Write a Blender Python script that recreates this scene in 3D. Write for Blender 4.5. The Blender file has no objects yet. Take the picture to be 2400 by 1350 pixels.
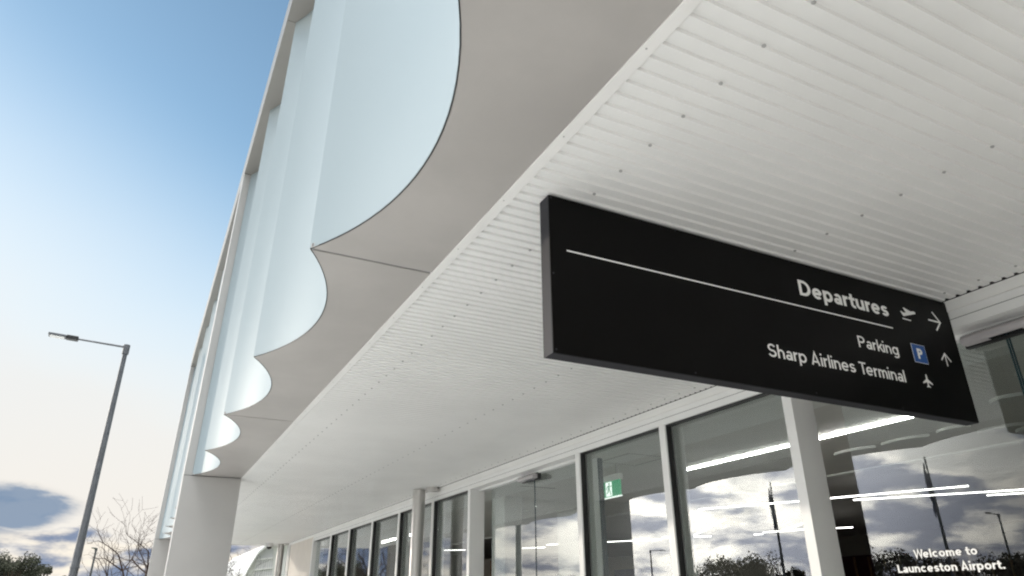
import bpy, bmesh, math, random
from mathutils import Vector, Matrix
sc = bpy.context.scene
COL = sc.collection
R = math.radians

# ------------------------------------------------------------------ camera
YAW, PIT, ROL, FPX = 0.472766379, 0.424621242, -0.00640434956, 1623.80272
EYE = 1.6                                  # all z below are heights above the eye; +EYE gives metres above ground
fw = Vector((math.sin(YAW)*math.cos(PIT), math.cos(YAW)*math.cos(PIT), math.sin(PIT)))
rt = Vector((math.cos(YAW), -math.sin(YAW), 0)); up = rt.cross(fw)
c_, s_ = math.cos(ROL), math.sin(ROL)
RT = c_*rt + s_*up; UP = -s_*rt + c_*up
cam = bpy.data.cameras.new('camera'); co = bpy.data.objects.new('camera', cam); COL.objects.link(co)
co.matrix_world = Matrix(((RT.x, UP.x, -fw.x, 0), (RT.y, UP.y, -fw.y, 0), (RT.z, UP.z, -fw.z, EYE), (0, 0, 0, 1)))
cam.sensor_width = 36; cam.lens = FPX/2400*36; cam.clip_start = .05; cam.clip_end = 3000
sc.camera = co
sc.view_settings.view_transform = 'Standard'; sc.view_settings.look = 'None'
sc.view_settings.exposure = 1.27; sc.view_settings.gamma = 1
try: sc.view_settings.use_curve_mapping = False
except Exception: pass
sc.cycles.max_bounces = 10; sc.cycles.diffuse_bounces = 5; sc.cycles.transparent_max_bounces = 16
sc.cycles.sample_clamp_indirect = 8
sc.cycles.denoising_input_passes = 'RGB_ALBEDO_NORMAL'; sc.cycles.denoising_prefilter = 'NONE'; sc.cycles.filter_width = 2.1

def at(px, py, ax, v, mirror=None):
    """photo ray (2400 px wide) cut with the plane axis = v ; z relative to the eye"""
    d = fw*FPX + RT*(px-1200) - UP*(py-675)
    p = d*(v/d[ax])
    if mirror: p.x = 2*mirror - p.x
    return p

# ------------------------------------------------------------------ sky + sun
SUN_AZ, SUN_EL = -44.0, 12.0
sd = Vector((math.sin(R(SUN_AZ))*math.cos(R(SUN_EL)), math.cos(R(SUN_AZ))*math.cos(R(SUN_EL)), math.sin(R(SUN_EL))))
W = bpy.data.worlds.new('World'); sc.world = W; W.use_nodes = True
nt = W.node_tree; nt.nodes.clear()
class NT:
    def __init__(s, t): s.t = t
    def n(s, k, **kw):
        x = s.t.nodes.new(k)
        for a, b in kw.items(): setattr(x, a, b)
        return x
    def put(s, sock, v):
        if isinstance(v, bpy.types.NodeSocket): s.t.links.new(v, sock)
        elif isinstance(v, (tuple, list)): sock.default_value = tuple(v)+((1,) if sock.type == 'RGBA' and len(v) == 3 else ())
        else: sock.default_value = v
    def m(s, op, a, b=0.0, c=0.0):
        x = s.n('ShaderNodeMath', operation=op)
        for i, v in enumerate((a, b, c)): s.put(x.inputs[i], v)
        return x.outputs[0]
    def mr(s, v, a, b, c=0., d=1., smooth=True):
        x = s.n('ShaderNodeMapRange', interpolation_type='SMOOTHSTEP' if smooth else 'LINEAR')
        for i, q in enumerate((v, a, b, c, d)): s.put(x.inputs[i], q)
        return x.outputs[0]
    def mix(s, f, a, b, bt='MIX'):
        x = s.n('ShaderNodeMix', data_type='RGBA', blend_type=bt)
        s.put(x.inputs[0], f); s.put(x.inputs[6], a); s.put(x.inputs[7], b)
        return x.outputs[2]
    def noise(s, vec, scale, detail=6, rough=.55, dist=0.):
        x = s.n('ShaderNodeTexNoise')
        if vec is not None: s.put(x.inputs['Vector'], vec)
        s.put(x.inputs['Scale'], scale); s.put(x.inputs['Detail'], detail); s.put(x.inputs['Roughness'], rough); s.put(x.inputs['Distortion'], dist)
        return x.outputs[0]
w = NT(nt)
sky = w.n('ShaderNodeTexSky', sky_type='NISHITA'); sky.sun_disc = False
sky.sun_elevation = R(SUN_EL); sky.sun_rotation = R(SUN_AZ) % (2*math.pi)
sky.air_density = 1.0; sky.dust_density = .6; sky.ozone_density = 2.0
gen = w.n('ShaderNodeTexCoord').outputs['Generated']
sp = w.n('ShaderNodeSeparateXYZ'); w.put(sp.inputs[0], gen); X, Y_, Z = sp.outputs
def dot(v):
    x = w.n('ShaderNodeVectorMath', operation='DOT_PRODUCT'); w.put(x.inputs[0], gen); x.inputs[1].default_value = v; return x.outputs['Value']
ds = dot(sd)
sh = w.m('DIVIDE', dot((math.sin(R(SUN_AZ)), math.cos(R(SUN_AZ)), 0)), w.m('SQRT', w.m('ADD', w.m('MULTIPLY', X, X), w.m('ADD', w.m('MULTIPLY', Y_, Y_), 1e-5))))
side = w.mr(sh, .885, .985)                                   # 1 towards the sun's azimuth
base = w.mix(1.0, sky.outputs[0], (.108, .113, .103), 'MULTIPLY')
# thin high haze: whitens the sky low down and towards the sun
hz = w.m('ADD', w.m('MULTIPLY', ds, 1.0), w.m('MULTIPLY', Z, -2.0))
hazef = w.mr(hz, -.48, .44, 0, 1)
wisp = w.noise(w.mix(1.0, gen, (1.2, .7, 3.0), 'MULTIPLY'), 2.2, 5, .5, .3)
hazef = w.m('MULTIPLY', hazef, w.mr(wisp, .2, .8, .93, 1.07))
skyc = w.mix(w.m('MINIMUM', hazef, 1.0), base, w.mix(w.mr(Z, .05, .34), (.385, .367, .340), (.358, .370, .374)))
# clouds
cvec = w.mix(1.0, gen, (1., 1., 2.5), 'MULTIPLY')
n1 = w.noise(cvec, 6.0, 9, .54, .15)
n2 = w.noise(w.mix(1.0, gen, (1., 1., 3.2), 'MULTIPLY'), 13, 8, .56, .2)
zt = w.mr(sh, .80, .975, .06, .36)
cov = w.m('SUBTRACT', 1.0, w.m('DIVIDE', Z, zt))
dens = w.m('ADD', w.m('ADD', w.m('SUBTRACT', n1, .50), w.m('MULTIPLY', cov, .20)), w.mr(Z, .095, .06, 0, .10))
u = w.m('DIVIDE', X, w.m('MAXIMUM', Y_, .05))
bl = w.m('SQRT', w.m('ADD', w.m('POWER', w.m('DIVIDE', w.m('ABSOLUTE', w.m('ADD', u, .16)), .098), 2.0), w.m('POWER', w.m('DIVIDE', w.m('ABSOLUTE', w.m('SUBTRACT', Z, .100)), .027), 2.0)))
bl = w.m('ADD', w.m('ADD', bl, w.m('MULTIPLY', w.m('SUBTRACT', n2, .5), 1.5)), w.m('MULTIPLY', w.m('SUBTRACT', n1, .5), .9))
blob = w.mr(bl, 1.16, .60)
mask = w.m('MAXIMUM', w.mr(dens, -.01, .07), blob)
shade = w.mr(w.m('ADD', w.m('MULTIPLY', w.m('SUBTRACT', n1, .5), 1.5), w.m('MULTIPLY', w.m('SUBTRACT', n2, .5), 1.7)), -.22, .22)
ccol = w.mix(shade, w.mix(side, (.43, .395, .34), (.66, .62, .56)), w.mix(side, (.10, .125, .18), (.18, .185, .215)))
ccol = w.mix(w.m('MULTIPLY', blob, .9), ccol, (.085, .125, .185))
skyc = w.mix(mask, skyc, ccol)
# bright break in the cloud round the sun
glow = w.mr(ds, .93, .9985, 0, 1)
glow2 = w.m('POWER', glow, 2.0)
gain = w.m('ADD', w.m('ADD', 1.0, w.m('MULTIPLY', side, .45)), w.m('MULTIPLY', glow2, 3.6))
# unseen sky behind the viewer: greyed and brightened as added fill light
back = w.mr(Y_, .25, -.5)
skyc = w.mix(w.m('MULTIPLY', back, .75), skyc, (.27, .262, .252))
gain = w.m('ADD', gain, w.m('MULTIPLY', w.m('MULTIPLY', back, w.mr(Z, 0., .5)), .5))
top_fill = w.mr(Z, .74, .93)
gain = w.m('ADD', gain, w.m('MULTIPLY', top_fill, 10.5))  # added overhead brightness, out of view, lights the ground and soffit
skyc = w.mix(w.m('MULTIPLY', top_fill, .8), skyc, (.37, .365, .355))
skyc = w.mix(1.0, skyc, (1, 1, 1), 'MULTIPLY')
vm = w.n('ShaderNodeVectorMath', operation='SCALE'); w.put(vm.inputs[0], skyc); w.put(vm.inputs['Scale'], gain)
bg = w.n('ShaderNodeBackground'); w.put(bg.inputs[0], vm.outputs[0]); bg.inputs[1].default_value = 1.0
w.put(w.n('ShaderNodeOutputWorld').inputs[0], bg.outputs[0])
sl = bpy.data.lights.new('sun', 'SUN'); sl.energy = .65; sl.angle = R(1.5); sl.color = (1, .9, .76)
so = bpy.data.objects.new('sun', sl); COL.objects.link(so); so.rotation_euler = (-sd).to_track_quat('-Z', 'Y').to_euler()

# ------------------------------------------------------------------ materials
def mat(name, col, rough=.5, metal=0., spec=.5, var=0., vscale=3., bump=0., bscale=40., emit=0., coat=0., rvar=0.):
    m = bpy.data.materials.new(name); m.use_nodes = True
    t = NT(m.node_tree); b = m.node_tree.nodes['Principled BSDF']
    b.inputs['Roughness'].default_value = rough; b.inputs['Metallic'].default_value = metal
    b.inputs['Specular IOR Level'].default_value = spec; b.inputs['Coat Weight'].default_value = coat
    b.inputs['Base Color'].default_value = (*col, 1)
    if var or bump or rvar:
        oc = t.n('ShaderNodeTexCoord').outputs['Object']
    if var:
        nz = t.noise(oc, vscale, 6, .6)
        lo = tuple(c*(1-var) for c in col); hi = tuple(min(1, c*(1+var)) for c in col)
        t.put(b.inputs['Base Color'], t.mix(t.mr(nz, .3, .7), lo, hi))
    if rvar:
        t.put(b.inputs['Roughness'], t.mr(t.noise(oc, vscale*1.7, 5, .6), .3, .7, max(.02, rough-rvar), rough+rvar))
    if bump:
        bp = t.n('ShaderNodeBump'); bp.inputs['Strength'].default_value = bump; bp.inputs['Distance'].default_value = .01
        t.put(bp.inputs['Height'], t.noise(oc, bscale, 4, .5)); t.put(b.inputs['Normal'], bp.outputs[0])
    if emit:
        b.inputs['Emission Color'].default_value = (*col, 1); b.inputs['Emission Strength'].default_value = emit
    return m
M = {}
M['soffit'] = mat('ribbed_sheet_paint', (.83, .825, .81), .34, var=.03, vscale=.8, rvar=.06)
M['trim'] = mat('white_trim_paint', (.82, .81, .79), .38, var=.025, vscale=2)
M['plate'] = mat('composite_panel', (.415, .393, .375), .42, var=.075, vscale=.9, bump=.05, bscale=3)
M['portal'] = mat('portal_cladding', (.47, .455, .44), .40, var=.03, vscale=.9, bump=.04, bscale=2.5)
M['beam'] = mat('shaded_portal_cladding', (.24, .228, .21), .45, var=.03, vscale=.9)  # portal cladding darkened: the underside's shade is put into the colour
M['joint'] = mat('sealant_joint', (.24, .235, .23), .7)
M['dark'] = mat('shadow_gap', (.03, .03, .03), .8)
M['plain_black'] = mat('black_finish', (.018, .018, .018), .45)
M['white'] = mat('powder_coat_white', (.82, .815, .80), .35, var=.02, vscale=2)
M['grey'] = mat('powder_coat_grey', (.42, .42, .41), .4)
M['steel'] = mat('brushed_steel', (.60, .58, .56), .30, metal=.85)
M['galv'] = mat('galvanised_steel', (.12, .125, .135), .5, metal=.35, var=.12, vscale=6)
M['black_face'] = mat('black_sign_face', (.0022, .002, .002), .40, spec=.12, rvar=.05, vscale=1.5)
M['sign_edge'] = mat('anodised_edge', (.025, .025, .03), .55, spec=.2, var=.05)
M['print'] = mat('white_lettering', (.92, .915, .90), .5)
M['blue'] = mat('parking_blue', (.012, .09, .34), .45)
M['sensor'] = mat('sensor_plastic', (.46, .435, .44), .4)
M['lens'] = mat('dark_lens', (.01, .01, .012), .12)
M['plaster'] = mat('interior_plaster', (.80, .80, .78), .7, var=.03)
M['plaster_dark'] = mat('interior_grey', (.33, .30, .265), .7, var=.06, vscale=.6)
M['hall_ceiling'] = mat('acoustic_ceiling', (.68, .66, .63), .6, var=.05, vscale=.5)
M['wood'] = mat('warm_timber', (.30, .17, .09), .5, var=.25, vscale=8)
M['maroon'] = mat('maroon_wall', (.055, .012, .016), .5, var=.2)
M['purple'] = mat('purple_panel', (.09, .085, .20), .5, var=.15)
M['floor'] = mat('terrazzo_floor', (.38, .37, .35), .25, var=.1, vscale=20)
M['cream'] = mat('cream_cladding', (.66, .61, .55), .5, var=.04, vscale=1.5)
M['green'] = mat('exit_green', (.0, .20, .085), .4, emit=.55)
M['exit_white'] = mat('exit_white', (.85, .88, .86), .4, emit=.7)
M['led'] = mat('led_diffuser', (1, .985, .95), .4, emit=12.0)
M['led_soft'] = mat('led_diffuser_far', (1, .985, .95), .4, emit=3.2)
M['glass_edge'] = mat('glass_edge', (.035, .07, .08), .2)
M['bark'] = mat('bare_bark', (.035, .022, .017), .9, var=.3, vscale=14)
M['bark2'] = mat('gum_bark', (.14, .11, .085), .85, var=.3, vscale=9)
M['flag'] = mat('furled_flag', (.045, .05, .10), .8, var=.3)
M['louvre'] = mat('louvre_grey', (.50, .50, .51), .5)
M['hallwhite'] = mat('white_render', (.70, .695, .68), .6, var=.02)
def leafmat(name, a, b):
    m = bpy.data.materials.new(name); m.use_nodes = True; t = NT(m.node_tree); p = m.node_tree.nodes['Principled BSDF']
    oc = t.n('ShaderNodeTexCoord').outputs['Object']
    t.put(p.inputs['Base Color'], t.mix(t.mr(t.noise(oc, 1.3, 3), .35, .65), a, b)); p.inputs['Roughness'].default_value = .9; p.inputs['Specular IOR Level'].default_value = .05
    return m
M['leaf'] = leafmat('gum_leaves', (.035, .038, .028), (.07, .072, .052))
# frosted flute glass
def flute_mat():
    m = bpy.data.materials.new('frosted_glass'); m.use_nodes = True; t = NT(m.node_tree); b = m.node_tree.nodes['Principled BSDF']
    oc = t.n('ShaderNodeTexCoord').outputs['Object']
    nz = t.noise(oc, .5, 2, .5)
    t.put(b.inputs['Base Color'], t.mix(nz, (.32, .38, .405), (.375, .43, .455)))
    b.inputs['Roughness'].default_value = .44
    b.inputs['Specular IOR Level'].default_value = .10
    return m
M['flute'] = flute_mat()
def glass_mat(name, f0=.09, tint=(.84, .865, .85)):
    m = bpy.data.materials.new(name); m.use_nodes = True; t = NT(m.node_tree); m.node_tree.nodes.clear()
    lw = t.n('ShaderNodeLayerWeight'); lw.inputs[0].default_value = .5
    fr = t.m('ADD', f0, t.m('MULTIPLY', t.m('POWER', lw.outputs['Facing'], 4.0), 1-f0))
    gl = t.n('ShaderNodeBsdfGlossy'); gl.inputs['Roughness'].default_value = .0; gl.inputs['Color'].default_value = (.97, .985, 1, 1)
    oc = t.n('ShaderNodeTexCoord').outputs['Object']
    bp = t.n('ShaderNodeBump'); bp.inputs['Strength'].default_value = .012; bp.inputs['Distance'].default_value = .01
    t.put(bp.inputs['Height'], t.noise(oc, .9, 1, .3)); t.put(gl.inputs['Normal'], bp.outputs[0])
    tr = t.n('ShaderNodeBsdfTransparent'); tr.inputs[0].default_value = (*tint, 1)
    mx = t.n('ShaderNodeMixShader'); t.put(mx.inputs[0], fr); t.put(mx.inputs[1], tr.outputs[0]); t.put(mx.inputs[2], gl.outputs[0])
    t.put(t.n('ShaderNodeOutputMaterial').inputs[0], mx.outputs[0])
    return m
M['glass'] = glass_mat('window_glass')
def ground_mat(name, a, b, sc1, jointx=0):
    m = bpy.data.materials.new(name); m.use_nodes = True; t = NT(m.node_tree); p = m.node_tree.nodes['Principled BSDF']
    oc = t.n('ShaderNodeTexCoord').outputs['Object']
    c = t.mix(t.mr(t.noise(oc, sc1, 8, .65), .3, .7), a, b)
    c = t.mix(t.mr(t.noise(oc, sc1*.07, 4), .35, .65, 0, .35), c, a)
    if jointx:
        br = t.n('ShaderNodeTexBrick'); t.put(br.inputs['Vector'], oc); br.offset = 0
        br.inputs['Scale'].default_value = 1; br.inputs['Brick Width'].default_value = jointx; br.inputs['Row Height'].default_value = jointx; br.inputs['Mortar Size'].default_value = .008
        c = t.mix(br.outputs['Fac'], c, (.12, .115, .11))
    t.put(p.inputs['Base Color'], c); p.inputs['Roughness'].default_value = .85
    bp = t.n('ShaderNodeBump'); bp.inputs['Strength'].default_value = .3; bp.inputs['Distance'].default_value = .005
    t.put(bp.inputs['Height'], t.noise(oc, 60, 6, .6)); t.put(p.inputs['Normal'], bp.outputs[0])
    return m
M['asphalt'] = ground_mat('asphalt', (.045, .045, .047), (.075, .073, .07), 9)
M['paving'] = ground_mat('concrete_paving', (.55, .54, .515), (.65, .635, .60), 5, 1.2)
M['grass'] = ground_mat('grass_field', (.05, .075, .025), (.10, .12, .045), 3)
M['linepaint'] = mat('line_paint', (.78, .78, .76), .6, var=.05, vscale=10)

# ------------------------------------------------------------------ mesh helpers
WL = {}
class MB:
    def __init__(s): s.v = []; s.f = []; s.smooth = False
    def poly(s, pts, faces):
        o = len(s.v); s.v += [tuple(p) for p in pts]; s.f += [tuple(o+i for i in f) for f in faces]; return s
    def hexa(s, p): return s.poly(p, [(0, 3, 2, 1), (4, 5, 6, 7), (0, 1, 5, 4), (1, 2, 6, 5), (2, 3, 7, 6), (3, 0, 4, 7)])
    def box(s, x0, x1, y0, y1, z0, z1):
        return s.hexa([(x0, y0, z0), (x1, y0, z0), (x1, y1, z0), (x0, y1, z0), (x0, y0, z1), (x1, y0, z1), (x1, y1, z1), (x0, y1, z1)])
    def obox(s, a, b, wd, h):                  # bar from a to b, width wd (horizontal), height h
        a = Vector(a); b = Vector(b); d = (b-a).normalized(); sdv = d.cross(Vector((0, 0, 1)))
        sdv = sdv.normalized() if sdv.length > 1e-4 else Vector((1, 0, 0)); u = sdv.cross(d)
        A = []
        for q in (a, b):
            for i, j in ((-1, -1), (1, -1), (1, 1), (-1, 1)): A.append(q+sdv*i*wd/2+u*j*h/2)
        return s.hexa(A)
    def tube(s, pts, rad, n=10, cap=True):
        pts = [Vector(p) for p in pts]; o = len(s.v); u = None
        for i, p in enumerate(pts):
            d = (pts[min(i+1, len(pts)-1)]-pts[max(i-1, 0)]).normalized()
            if u is None: u = d.orthogonal().normalized()
            else:
                u = (u-d*u.dot(d)); u = u.normalized() if u.length > 1e-6 else d.orthogonal().normalized()
            v = d.cross(u)
            for k in range(n):
                a = 2*math.pi*k/n; s.v.append(tuple(p+(u*math.cos(a)+v*math.sin(a))*rad[i]))
        for i in range(len(pts)-1):
            for k in range(n):
                k2 = (k+1) % n; s.f.append((o+i*n+k, o+i*n+k2, o+(i+1)*n+k2, o+(i+1)*n+k))
        if cap:
            s.f.append(tuple(o+k for k in range(n))[::-1]); s.f.append(tuple(o+(len(pts)-1)*n+k for k in range(n)))
        return s
    def lathe(s, c, prof, n=24):               # prof: (r, z) from bottom to top around vertical axis at c
        return s.tube([(c[0], c[1], c[2]+z) for r, z in prof], [r for r, z in prof], n)
    def prism(s, pts, ax, a, b):               # polygon in the two other axes, extruded along ax
        o = len(s.v); n = len(pts)
        for t in (a, b):
            for p in pts:
                q = list(p); q.insert(ax, t); s.v.append(tuple(q))
        s.f.append(tuple(range(o, o+n))); s.f.append(tuple(range(o+n, o+2*n))[::-1])
        for i in range(n):
            j = (i+1) % n; s.f.append((o+i, o+n+i, o+n+j, o+j))
        return s
    def build(s, name, m, parent=None, loc=None, bevel=0, smooth=None, rel=True):
        me = bpy.data.meshes.new(name); L = Vector(loc) if loc else (WL[parent.name] if parent else Vector((0, 0, 0)))
        z = EYE if rel else 0
        me.from_pydata([(x-L.x, y-L.y, q+z-L.z) for x, y, q in s.v], [], s.f)
        bm = bmesh.new(); bm.from_mesh(me); bmesh.ops.recalc_face_normals(bm, faces=bm.faces); bm.to_mesh(me); bm.free()
        me.materials.append(M[m] if isinstance(m, str) else m)
        o = bpy.data.objects.new(name, me); COL.objects.link(o)
        if parent: o.parent = parent; o.location = L-WL[parent.name]
        else: o.location = L
        WL[o.name] = L.copy()
        if smooth or (smooth is None and s.smooth):
            for p in me.polygons: p.use_smooth = True
            try: me.set_sharp_from_angle(angle=R(40))
            except Exception: pass
        if bevel:
            bv = o.modifiers.new('bevel', 'BEVEL'); bv.width = bevel; bv.segments = 2; bv.limit_method = 'ANGLE'
        return o
def tag(o, label, cat, group=None, kind=None):
    if label: o['label'] = label
    if cat: o['category'] = cat
    if group: o['group'] = group
    if kind: o['kind'] = kind
    return o
def thing(name, loc, label, cat, group=None):
    o = bpy.data.objects.new(name, None); COL.objects.link(o); o.location = loc; o.empty_display_size = .2
    WL[o.name] = Vector(loc); return tag(o, label, cat, group)
def arcp(cx, cy, rx, ry, a0, a1, n=14):
    return [(cx+rx*math.cos(R(a0+(a1-a0)*i/n)), cy+ry*math.sin(R(a0+(a1-a0)*i/n))) for i in range(n+1)]
def glyph(ch, w):
    """grotesk letter as centre lines: (list of polylines, width); cap height 1, x height .70"""
    h = w/2; X = .70; rx = .295-h*.9; cy = X/2; ry = X/2-h*.92; r2 = 2*h+2*rx
    stem = lambda x, a, b: [(x, a), (x, b)]
    bowl = lambda cx: arcp(cx, cy, rx, ry, 0, 360, 28)
    def ess(W_, H_):
        cx = W_/2; q = W_/2-h; t = (H_-w)/4
        return arcp(cx, H_-h-t, q*.93, t, 22, 205, 12)[:-1]+arcp(cx, H_-h-t, q*.93, t, 205, 262, 5)+[(cx+q*.1, H_/2-.012)]+arcp(cx, h+t, q, t, 75, 20, 5)+arcp(cx, h+t, q, t, 8, -160, 12)
    if ch == 'D': r = .5-h; return [stem(h, 0, 1), [(h, 1-h), (.28, 1-h)]+arcp(.28, .5, .44-h, r, 90, -90, 18)+[(h, h)]], .73
    if ch == 'P': return [stem(h, 0, 1), [(h, 1-h), (.33, 1-h)]+arcp(.33, .70, .30-h, .30-h, 90, -90, 14)+[(h, .40+h)]], .63
    if ch == 'S': return [ess(.64, 1.0)], .64
    if ch == 's': return [ess(.50, X)], .50
    if ch == 'A': return [[(h*1.05, 0), (.355, 1-h*.2), (.71-h*1.05, 0)], [(.19, .27), (.52, .27)]], .71
    if ch == 'T': return [[(0, 1-h), (.62, 1-h)], stem(.31, 0, 1-h)], .62
    if ch == 'W': return [[(h*.9, 1), (.265, h*.4), (.49, 1-h*.4), (.715, h*.4), (.98-h*.9, 1)]], .98
    if ch == 'L': return [[(h, 1), (h, h), (.53, h)]], .53
    if ch == 'e': return [arcp(h+rx, cy, rx, ry, 2, 318, 26), [(h, cy), (h+2*rx+h*.2, cy)]], r2
    if ch == 'c': return [arcp(h+rx, cy, rx, ry, 45, 315, 24)], r2-.03
    if ch == 'o': return [bowl(h+rx)], r2
    if ch == 'p': return [stem(h, -.27, X), bowl(h+rx)], r2
    if ch == 'g': x = h+2*rx; return [[(x, X)]+[(x, .0)]+arcp(h+rx, -.02, rx, .26-h, 0, -140, 12), bowl(h+rx)], r2
    if ch == 'a': x = .52-h; return [[(x, 0), (x, .42)]+arcp(x-.185+h*.3, .42, .185-h*.3, X-h-.42, 0, 150, 12), arcp(.235, .205, .235-h, .205-h*.9, 0, 360, 24)], .52
    if ch == 'r': return [stem(h, 0, X), arcp(h+.24, .38, .24, X-h-.38, 170, 85, 8)], .37
    if ch == 't': return [[(.19, .93), (.19, .22)]+arcp(.19+.17, .22, .17, .22-h, 180, 285, 8), [(0, X-h), (.41, X-h)]], .42
    if ch == 'u': q = .225-h*.4; return [[(h, X), (h, .28)]+arcp(h+q, .28, q, .28-h, 180, 360, 14)+[(h+2*q, X)], stem(h+2*q, 0, .4)], 2*q+2*h
    if ch in 'nh': q = .225-h*.4; return [stem(h, 0, X if ch == 'n' else 1.02), arcp(h+q, .40, q, X-h-.40, 180, 0, 14)+[(h+2*q, 0)]], 2*q+2*h
    if ch == 'm': q = .195-h*.4; return [stem(h, 0, X), arcp(h+q, .42, q, X-h-.42, 180, 0, 14)+[(h+2*q, 0)], arcp(h+3*q, .42, q, X-h-.42, 180, 0, 14)+[(h+4*q, 0)]], 4*q+2*h
    if ch == 'k': return [stem(h, 0, 1.02), [(h, .24), (.47, X)], [(.24, .40), (.51, 0)]], .52
    if ch == 'i': return [stem(h, 0, X), stem(h, .86, .86+w*1.05)], w
    if ch == 'l': return [stem(h, 0, 1.02)], w
    if ch == '.': return [stem(h*1.1, 0, w*1.1)], w*1.1
    return [], .26
def text_on(s, mapf, x0, x1, base, cap, wt):
    strips = []; x = 0.0
    for i, ch in enumerate(s):
        pl, adv = glyph(ch, wt)
        for q in pl: strips.append([(a+x, b) for a, b in q])
        gap = .10-wt*.12
        if ch in 'rtTLk' or (i+1 < len(s) and s[i+1] in 'tA'): gap *= .45
        if ch == 'T' or ch == 'W': gap = -.05
        x += adv+(gap if ch != ' ' else .02)
        if i == len(s)-1: x -= gap
    k = (x1-x0)/x; mb = MB()
    for j, q in enumerate(strips):
        n = len(q); L = []; Rr_ = []
        for i in range(n):
            a = Vector(q[max(i-1, 0)]); b = Vector(q[i]); c = Vector(q[min(i+1, n-1)])
            if i == 0 and (Vector(q[0])-Vector(q[-1])).length < 1e-4: a = Vector(q[-2])
            if i == n-1 and (Vector(q[0])-Vector(q[-1])).length < 1e-4: c = Vector(q[1])
            d1 = (b-a) if (b-a).length > 1e-6 else (c-b); d2 = (c-b) if (c-b).length > 1e-6 else d1
            d1 = d1.normalized(); d2 = d2.normalized(); t = (d1+d2).normalized(); nn = Vector((-t.y, t.x))
            mtr = 1/max(.38, nn.dot(Vector((-d1.y, d1.x))))
            L.append(b+nn*wt/2*mtr); Rr_.append(b-nn*wt/2*mtr)
        lift = .00012*(j % 3)
        P = [mapf(x0+p.x*k, base+p.y*cap, lift) for p in L]+[mapf(x0+p.x*k, base+p.y*cap, lift) for p in Rr_]
        mb.poly(P, [(i, i+1, n+i+1, n+i) for i in range(n-1)])
    return mb

# ------------------------------------------------------------------ ground
g = MB().box(-500, 500, -500, 700, -1.9, -1.62).build('ground', 'grass'); tag(g, 'grass and open ground around the terminal', None, kind='structure')
g = MB().box(-60, -14.0, -60, 120, -1.62, -1.60-.12+.004+.0).build('road', 'asphalt'); tag(g, 'asphalt forecourt road and car park', None, kind='structure')
g = MB().box(-14.0, 5.25, -60, 60, -1.62, -1.6).build('pavement', 'paving', bevel=.01); tag(g, 'pale concrete pavement under the canopy', None, kind='structure')  # unseen, made wide and pale to bounce light up to the soffit
ln = MB()
for k in range(-8, 16): ln.box(-20.6, -20.48, k*6, k*6+3, -1.7161, -1.712)
ln.box(-14.75, -14.63, -50, 110, -1.7161, -1.712)
tag(ln.build('road_marking', 'linepaint'), 'white painted lines on the forecourt road', None, kind='structure')

# ------------------------------------------------------------------ terminal
T = thing('airport_terminal', (5.25, 7, 0), 'airport terminal with scalloped frosted glass front, white portal frames, ribbed soffit and glazed entrance', 'building')
XO, XI, ZS, ZT, LEAN = .51, 1.49, 2.1, 8.5, .10
YE = 30.6; YB = -14.5
# ribbed soffit (sheet with 85.6 mm ribs)
PIT_ = .08556; rb = MB(); prof = []
y = 2.851-PIT_*round((2.851-YB)/PIT_)
while y < YE-.09:
    # metal is low (at ZS) between the gaps, raised over the gaps seen along the wall
    prof += [(y-.014, ZS+.015), (y+.014, ZS+.015), (y+.0185, ZS), (y+PIT_-.0185, ZS)]
    y += PIT_
o0 = len(prof)
for x in (1.555, 5.232):
    rb.v += [(x, a, b) for a, b in prof]
for i in range(o0-1): rb.f.append((i, i+1, o0+i+1, o0+i))
top = len(rb.v)
for x in (1.555, 5.232): rb.v += [(x, a, b+.0012) for a, b in prof]
for i in range(o0-1): rb.f.append((top+i, top+o0+i, top+o0+i+1, top+i+1))
SOF = rb.build('ribbed_soffit', 'soffit', T)
# soffit screws, one every third rib in three rows
scr = []
for xx in (1.946, 3.519, 5.08):
    yy = 1.4902-.25668*60
    while yy < YE-.2:
        if yy > YB: scr.append((xx, yy))
        yy += .25668
def vis(p):
    d = Vector((p[0], p[1], ZS)); z = d.dot(fw)
    if z <= 0: return 1e9
    u = 1200+FPX*d.dot(RT)/z; v = 675-FPX*d.dot(UP)/z
    if u < 0 or u > 2400 or v < 0 or v > 1350: return 1e8+d.length
    return d.length
scr.sort(key=vis)
def screw_mb(b, x, y): 
    b.lathe((x, y, ZS-.0065), [(.0001, -.002), (.0055, -.0018), (.006, .002), (.0095, .0025), (.0095, .0066)], 10)
s0 = MB(); screw_mb(s0, 0, 0); me0 = None
for i, (x, y) in enumerate(scr[:100]):
    if i == 0:
        b = MB(); screw_mb(b, x, y); so_ = b.build('soffit_screw', 'grey', SOF, loc=(x, y, ZS+EYE)); base_s = so_
    else:
        c = base_s.copy(); COL.objects.link(c); c.parent = SOF; c.location = Vector((x, y, ZS+EYE))-WL[SOF.name]
b = MB()
for x, y in scr[100:]: screw_mb(b, x, y)
b.build('soffit_screw', 'grey', SOF)['kind'] = 'stuff'
MB().box(1.492, 1.556, YB, YE-.05, ZS-.006, ZS+.10).build('soffit_edge_trim', 'trim', T, bevel=.002)
for k in range(24): MB().lathe((1.515, 1.719+(k-6)*.67, ZS-.0085), [(.0015, 0), (.005, .0012), (.005, .003)], 8).build('trim_rivet', 'grey', T)
MB().box(1.555, 5.24, YE-.06, YE, ZS-.035, ZS+.12).build('end_trim', 'trim', T, bevel=.003)

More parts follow.
